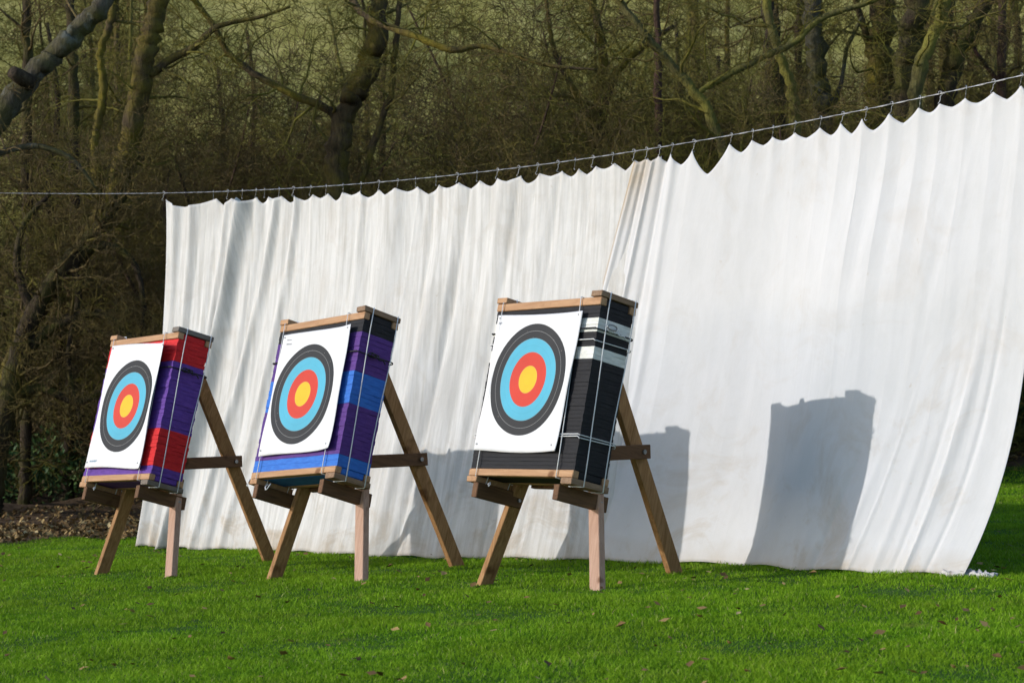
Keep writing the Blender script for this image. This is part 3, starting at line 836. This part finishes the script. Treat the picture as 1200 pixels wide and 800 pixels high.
def stump(root, base):
    m = MB(); a = at(36, 98, 21.4); b = at(14, 84, 21.2)
    a = a-base; b = b-base
    m.tube([a, a.lerp(b, .6), b], [.085, .08, .065], 10); o = m.build('cut_limb', B_dark, root, True)
laid_tree('leaning_tree', 21.5, [([(-260, 700), (-190, 470), (-110, 280), (-60, 215), (-8, 145), (40, 88), (75, 52), (112, 14), (160, -50)], [52, 46, 40, 36, 31, 26, 24, 22, 17], True),
    ([(-110, 230), (-30, 190), (30, 172), (62, 176), (88, 190), (112, 220)], [9, 8, 7, 6, 5, 3], False)],
    B_grey, B_twig, 'pale grey lichened tree leaning right across the top left corner', seed=21, per_m=2.2, L=.9, lev=3, extra=stump)
laid_tree('mossy_tree', 25, [([(-40, 590), (-12, 500), (22, 410), (60, 335), (100, 288), (130, 235), (150, 172), (163, 110), (174, 50), (188, -5), (200, -70)], [30, 27, 25, 24, 24, 25, 25, 24, 23, 22, 18], True),
    ([(176, 88), (200, 70), (228, 55), (250, 34), (275, 26), (305, 20), (340, 8)], [10, 9, 9, 7, 6, 5, 3], False),
    ([(118, 250), (113, 205), (112, 160), (121, 110), (118, 62), (130, 22), (142, -40)], [14, 11, 10, 10, 9, 9, 8], False)],
    B_moss, B_twig2, 'mossy yellow green trunk curving up behind the left boss', seed=22)
laid_tree('dark_tree', 24.3, [([(-10, 570), (8, 470), (38, 370), (84, 300), (118, 262), (150, 226)], [30, 26, 21, 16, 11, 7], True),
    ([(18, 430), (60, 385), (110, 366), (150, 392), (172, 445)], [15, 12, 10, 7, 5], False),
    ([(60, 335), (110, 290), (150, 300), (168, 350), (160, 420)], [11, 9, 8, 6, 5], False), ([(8, 470), (45, 455), (90, 470), (130, 460), (165, 480)], [13, 11, 9, 7, 5], False),
    ([(38, 370), (20, 310), (30, 260), (60, 225)], [11, 9, 7, 5], False), ([(84, 300), (92, 350), (80, 420), (96, 500)], [9, 8, 6, 5], False)],
    B_dark, B_twig, 'dark low branched tree with arching limbs at the left edge beside the sheets', seed=23, per_m=7, L=.9)
laid_tree('thin_tree', 26.5, [([(30, 520), (34, 300), (30, 160), (32, 80), (28, -40)], [13, 12, 11, 11, 9], True)], B_dark, B_twig, 'thin upright dark stem crossing behind the leaning grey tree', seed=24)
laid_tree('thin_tree', 28, [([(80, 520), (88, 300), (86, 160), (86, 90), (80, -40)], [15, 14, 13, 12, 10], True)], B_dark, B_twig, 'thin dark stem between the leaning grey tree and the mossy curving trunk', seed=25)
laid_tree('hedgerow_tree', 25.5, [([(372, 560), (382, 400), (391, 270), (397, 180), (406, 128), (426, 92), (441, 40), (447, -50)], [34, 32, 30, 28, 27, 27, 24, 20], True),
    ([(398, 182), (392, 135), (345, 112), (300, 88), (266, 60), (250, 30), (214, -14)], [13, 11, 9, 8, 7, 7, 5], False),
    ([(424, 215), (440, 160), (458, 110), (464, 50), (473, -40)], [7, 8, 7, 7, 6], False),
    ([(446, -20), (410, -12), (430, 20, -.5), (480, 40, -1), (530, 58, -1.2), (570, 55, -1.2), (640, 76, -1.5), (700, 82, -1.6)], [9, 8, 8, 8, 8, 6, 5, 3], False)],
    B_moss, B_twig2, 'knobbly mossy tree with a dark branch arching to the left, above the middle boss', seed=26)
laid_tree('forked_tree', 26, [([(702, 560), (698, 330), (696, 175), (702, 120), (706, 60), (690, -10), (680, -50)], [26, 24, 20, 14, 11, 9, 8], True),
    ([(697, 178), (715, 100), (738, 68), (768, 45), (790, 30)], [15, 11, 8, 7, 5], False), ([(700, 150), (675, 110), (650, 60), (640, 0)], [9, 7, 6, 4], False)],
    B_moss, B_twig2, 'dark forked trunk spreading into several stems above the seam of the sheets', seed=28)
laid_tree('slender_tree', 25, [([(774, 560), (772, 300), (772, 160), (771, 80), (768, -40)], [12, 11, 10, 9, 8], True)], B_red, B_twig, 'straight slender tree with reddish bark right of the forked trunk', seed=29)
laid_tree('slanting_tree', 24, [([(900, 560, 1), (880, 330), (838, 150), (800, 92), (760, 45), (712, -14)], [14, 13, 12, 11, 10, 8], True),
    ([(812, 112), (835, 98), (880, 74), (930, 50), (962, 22), (1012, 5), (1050, -8)], [7, 8, 8, 7, 7, 6, 5], False)],
    B_green, B_twig2, 'pale green stem slanting up to the left with a long branch running right', seed=30, per_m=2)
laid_tree('yellowish_tree', 24.5, [([(945, 560), (940, 300), (934, 160), (926, 100), (907, 45), (892, -40)], [17, 16, 14, 12, 11, 9], True)], B_green, B_twig2, 'bright yellow green mossy stem bending left at the top, right of centre', seed=31, per_m=2)
laid_tree('straight_tree', 25.5, [([(972, 560), (968, 300), (966, 160), (962, 110), (955, 50), (948, -40)], [28, 25, 23, 22, 21, 19], True), ([(966, 150), (985, 100), (992, 60), (1010, 20)], [6, 5, 5, 4], False)],
    B_grey, B_twig, 'straight grey brown trunk right of the yellow green stem', seed=32, per_m=2)
laid_tree('dark_tree', 27, [([(915, 560), (914, 300), (912, 150), (905, 60), (900, -40)], [26, 24, 22, 18, 14], True)], B_dark, B_twig, 'dark trunk half hidden behind the yellow green stem', seed=33, per_m=2)
laid_tree('mossy_tree', 26, [([(1036, 560), (1035, 300), (1034, 120), (1032, 60), (1034, -40)], [40, 36, 33, 31, 28], True), ([(1034, 110), (1018, 50), (1005, 10), (998, -20)], [14, 9, 7, 5], False)],
    B_moss, B_twig2, 'stout mossy trunk above the right half of the sheet, left of its dark neighbour', seed=34, per_m=2)
laid_tree('dark_tree', 25, [([(1062, 560), (1061, 300), (1062, 110), (1070, 40), (1077, -40)], [36, 33, 31, 29, 26], True)], B_dark, B_twig, 'stout near black trunk close beside the mossy one on the right', seed=35, per_m=2)
laid_tree('leaning_tree', 24, [([(1058, 560), (1064, 300), (1070, 150), (1078, 88), (1096, 35), (1122, -30)], [22, 20, 18, 17, 15, 12], True)], B_green, B_twig2, 'greenish stem leaning right in front of the two stout trunks', seed=36, per_m=2)
laid_tree('leaning_tree', 25, [([(1100, 560), (1102, 300), (1106, 150), (1116, 72), (1138, 30), (1170, -20)], [30, 27, 25, 23, 20, 15], True), ([(1116, 80), (1112, 30), (1120, -30)], [10, 8, 7], False)], B_dark, B_twig, 'dark grey trunk leaning right near the top right corner', seed=37, per_m=2)
laid_tree('thin_tree', 25.5, [([(1178, 560), (1176, 300), (1174, 80), (1176, -40)], [13, 12, 11, 9], True), ([(1175, 100), (1150, 70), (1125, 30)], [5, 5, 3], False)], B_red, B_twig, 'thin brown stem nearest the top right corner', seed=38, per_m=2.5)
# wire anchors just outside the picture
for P, sd_, lb in ((W0, 51, 'tree outside the left edge that holds the wire'), (W1, 52, 'tree outside the right edge that holds the wire')):
    px0 = 600+FPX*P.x/P.y; laid_tree('anchor_tree', P.y, [([(px0, 620), (px0+3, 400), (px0, 200), (px0-6, -60), (px0, -260)], [44, 40, 36, 32, 22], True)], B_dark, B_twig, lb, seed=sd_, per_m=1, L=.9, lev=2)

# ---- tangled small trees filling the wood, copies of a few prototypes
def proto(seed, kind):
    T = Tree(seed); r = T.r
    stems = r.randint(2, 4) if kind == 'scrub' else r.randint(1, 2)
    for k_ in range(stems):
        H = r.uniform(3.2, 5.0) if kind == 'scrub' else r.uniform(7, 9.5)
        a = r.uniform(0, 6.28); lean = r.uniform(.1, .55) if kind == 'scrub' else r.uniform(.02, .18)
        r0 = r.uniform(.03, .06) if kind == 'scrub' else r.uniform(.07, .13)
        pts = [Vector((math.cos(a)*.12*k_, math.sin(a)*.12*k_, -.15))]; n = 6; x, y = pts[0].x, pts[0].y
        for q in range(1, n+1):
            x += math.cos(a)*lean*H/n+r.gauss(0, .09); y += math.sin(a)*lean*H/n+r.gauss(0, .09); pts.append(Vector((x, y, H*q/n)))
        rd = [r0*(1-.75*q/n) for q in range(n+1)]
        P, R_ = refine(pts, rd, r, r0*.15, 3); T.big.tube(P, R_, 7)
        T.sprout(P, R_, 9 if kind == 'scrub' else 4.5, 1.15 if kind == 'scrub' else 1.4, 3)
    return T.big, T.fine
protos = []
for sd_, kind, bm_, tm_ in ((61, 'scrub', B_dark, B_twig), (62, 'scrub', B_moss, B_twig2), (63, 'scrub', B_red, B_twig), (64, 'tall', B_dark, B_twig2), (65, 'tall', B_moss, B_twig), (66, 'tall', B_green, B_twig2)):
    b_, f_ = proto(sd_, kind); protos.append((kind, b_.mesh('trunk', bm_, True), f_.mesh('crown', tm_, True)))
def fill_trees():
    r = random.Random(99); spots = []
    def add(n, y0, y1, pk, sc):
        for q in range(n):
            for _ in range(30):
                y = r.uniform(y0, y1); x = r.uniform(-.27*y-2.0, .27*y+2.0)
                if x < -4.2 and y < 28.5: continue
                if all((x-a)**2+(y-b)**2 > .7 for a, b in spots): break
            spots.append((x, y)); kind, bm_, fm_ = protos[r.choice(pk)]
            o = bpy.data.objects.new('scrub_tree' if kind == 'scrub' else 'woodland_tree', None); C.objects.link(o)
            o.location = (x, y, gz(x, y)); o.rotation_euler = (0, 0, r.uniform(0, 6.28)); s_ = r.uniform(*sc); o.scale = (s_, s_, s_*r.uniform(.9, 1.1))
            if kind == 'scrub': tag(o, 'tangled bare brown scrub tree in the thicket behind the sheets', 'tree', 'bare scrub trees of the thicket')
            else: tag(o, 'tall thin bare tree deep in the wood behind the sheets', 'tree', 'tall bare trees deep in the wood')
            for nm, me in (('trunk', bm_), ('crown', fm_)):
                c = bpy.data.objects.new(nm, me); C.objects.link(c); c.parent = o
    add(10, 23.6, 25.5, (0, 1, 2), (.6, 1.0)); add(44, 25.5, 33, (0, 1, 2), (.8, 1.25)); add(24, 30, 44, (3, 4, 5), (.8, 1.2)); add(9, 33, 44, (0, 1, 2), (1.0, 1.5))
fill_trees()

# ---- bramble and ivy under the trees
def build_bramble():
    n = 60000; x = rng.random(n)*24-12; y = 27.2+rng.random(n)**1.5*5.0-1.5*(x > -3)
    mound = .35+.30*np.sin(x*1.7+y*.9)+.25*np.sin(x*3.3-y*1.7)+.12*np.sin(x*7.1); mound = np.clip(mound+.25, .15, 1.1)*(.9+.2*rng.random(n))
    z = ground_z(x, y)+mound*rng.random(n)**.6*.95
    P = np.stack([x, y, z], 1); o = leaf_mesh('bramble', P, .075, M_bramble, 1.1, .4)
    tag(o, 'dark green bramble and ivy covering the floor of the wood', 'undergrowth', kind='stuff')
build_bramble()
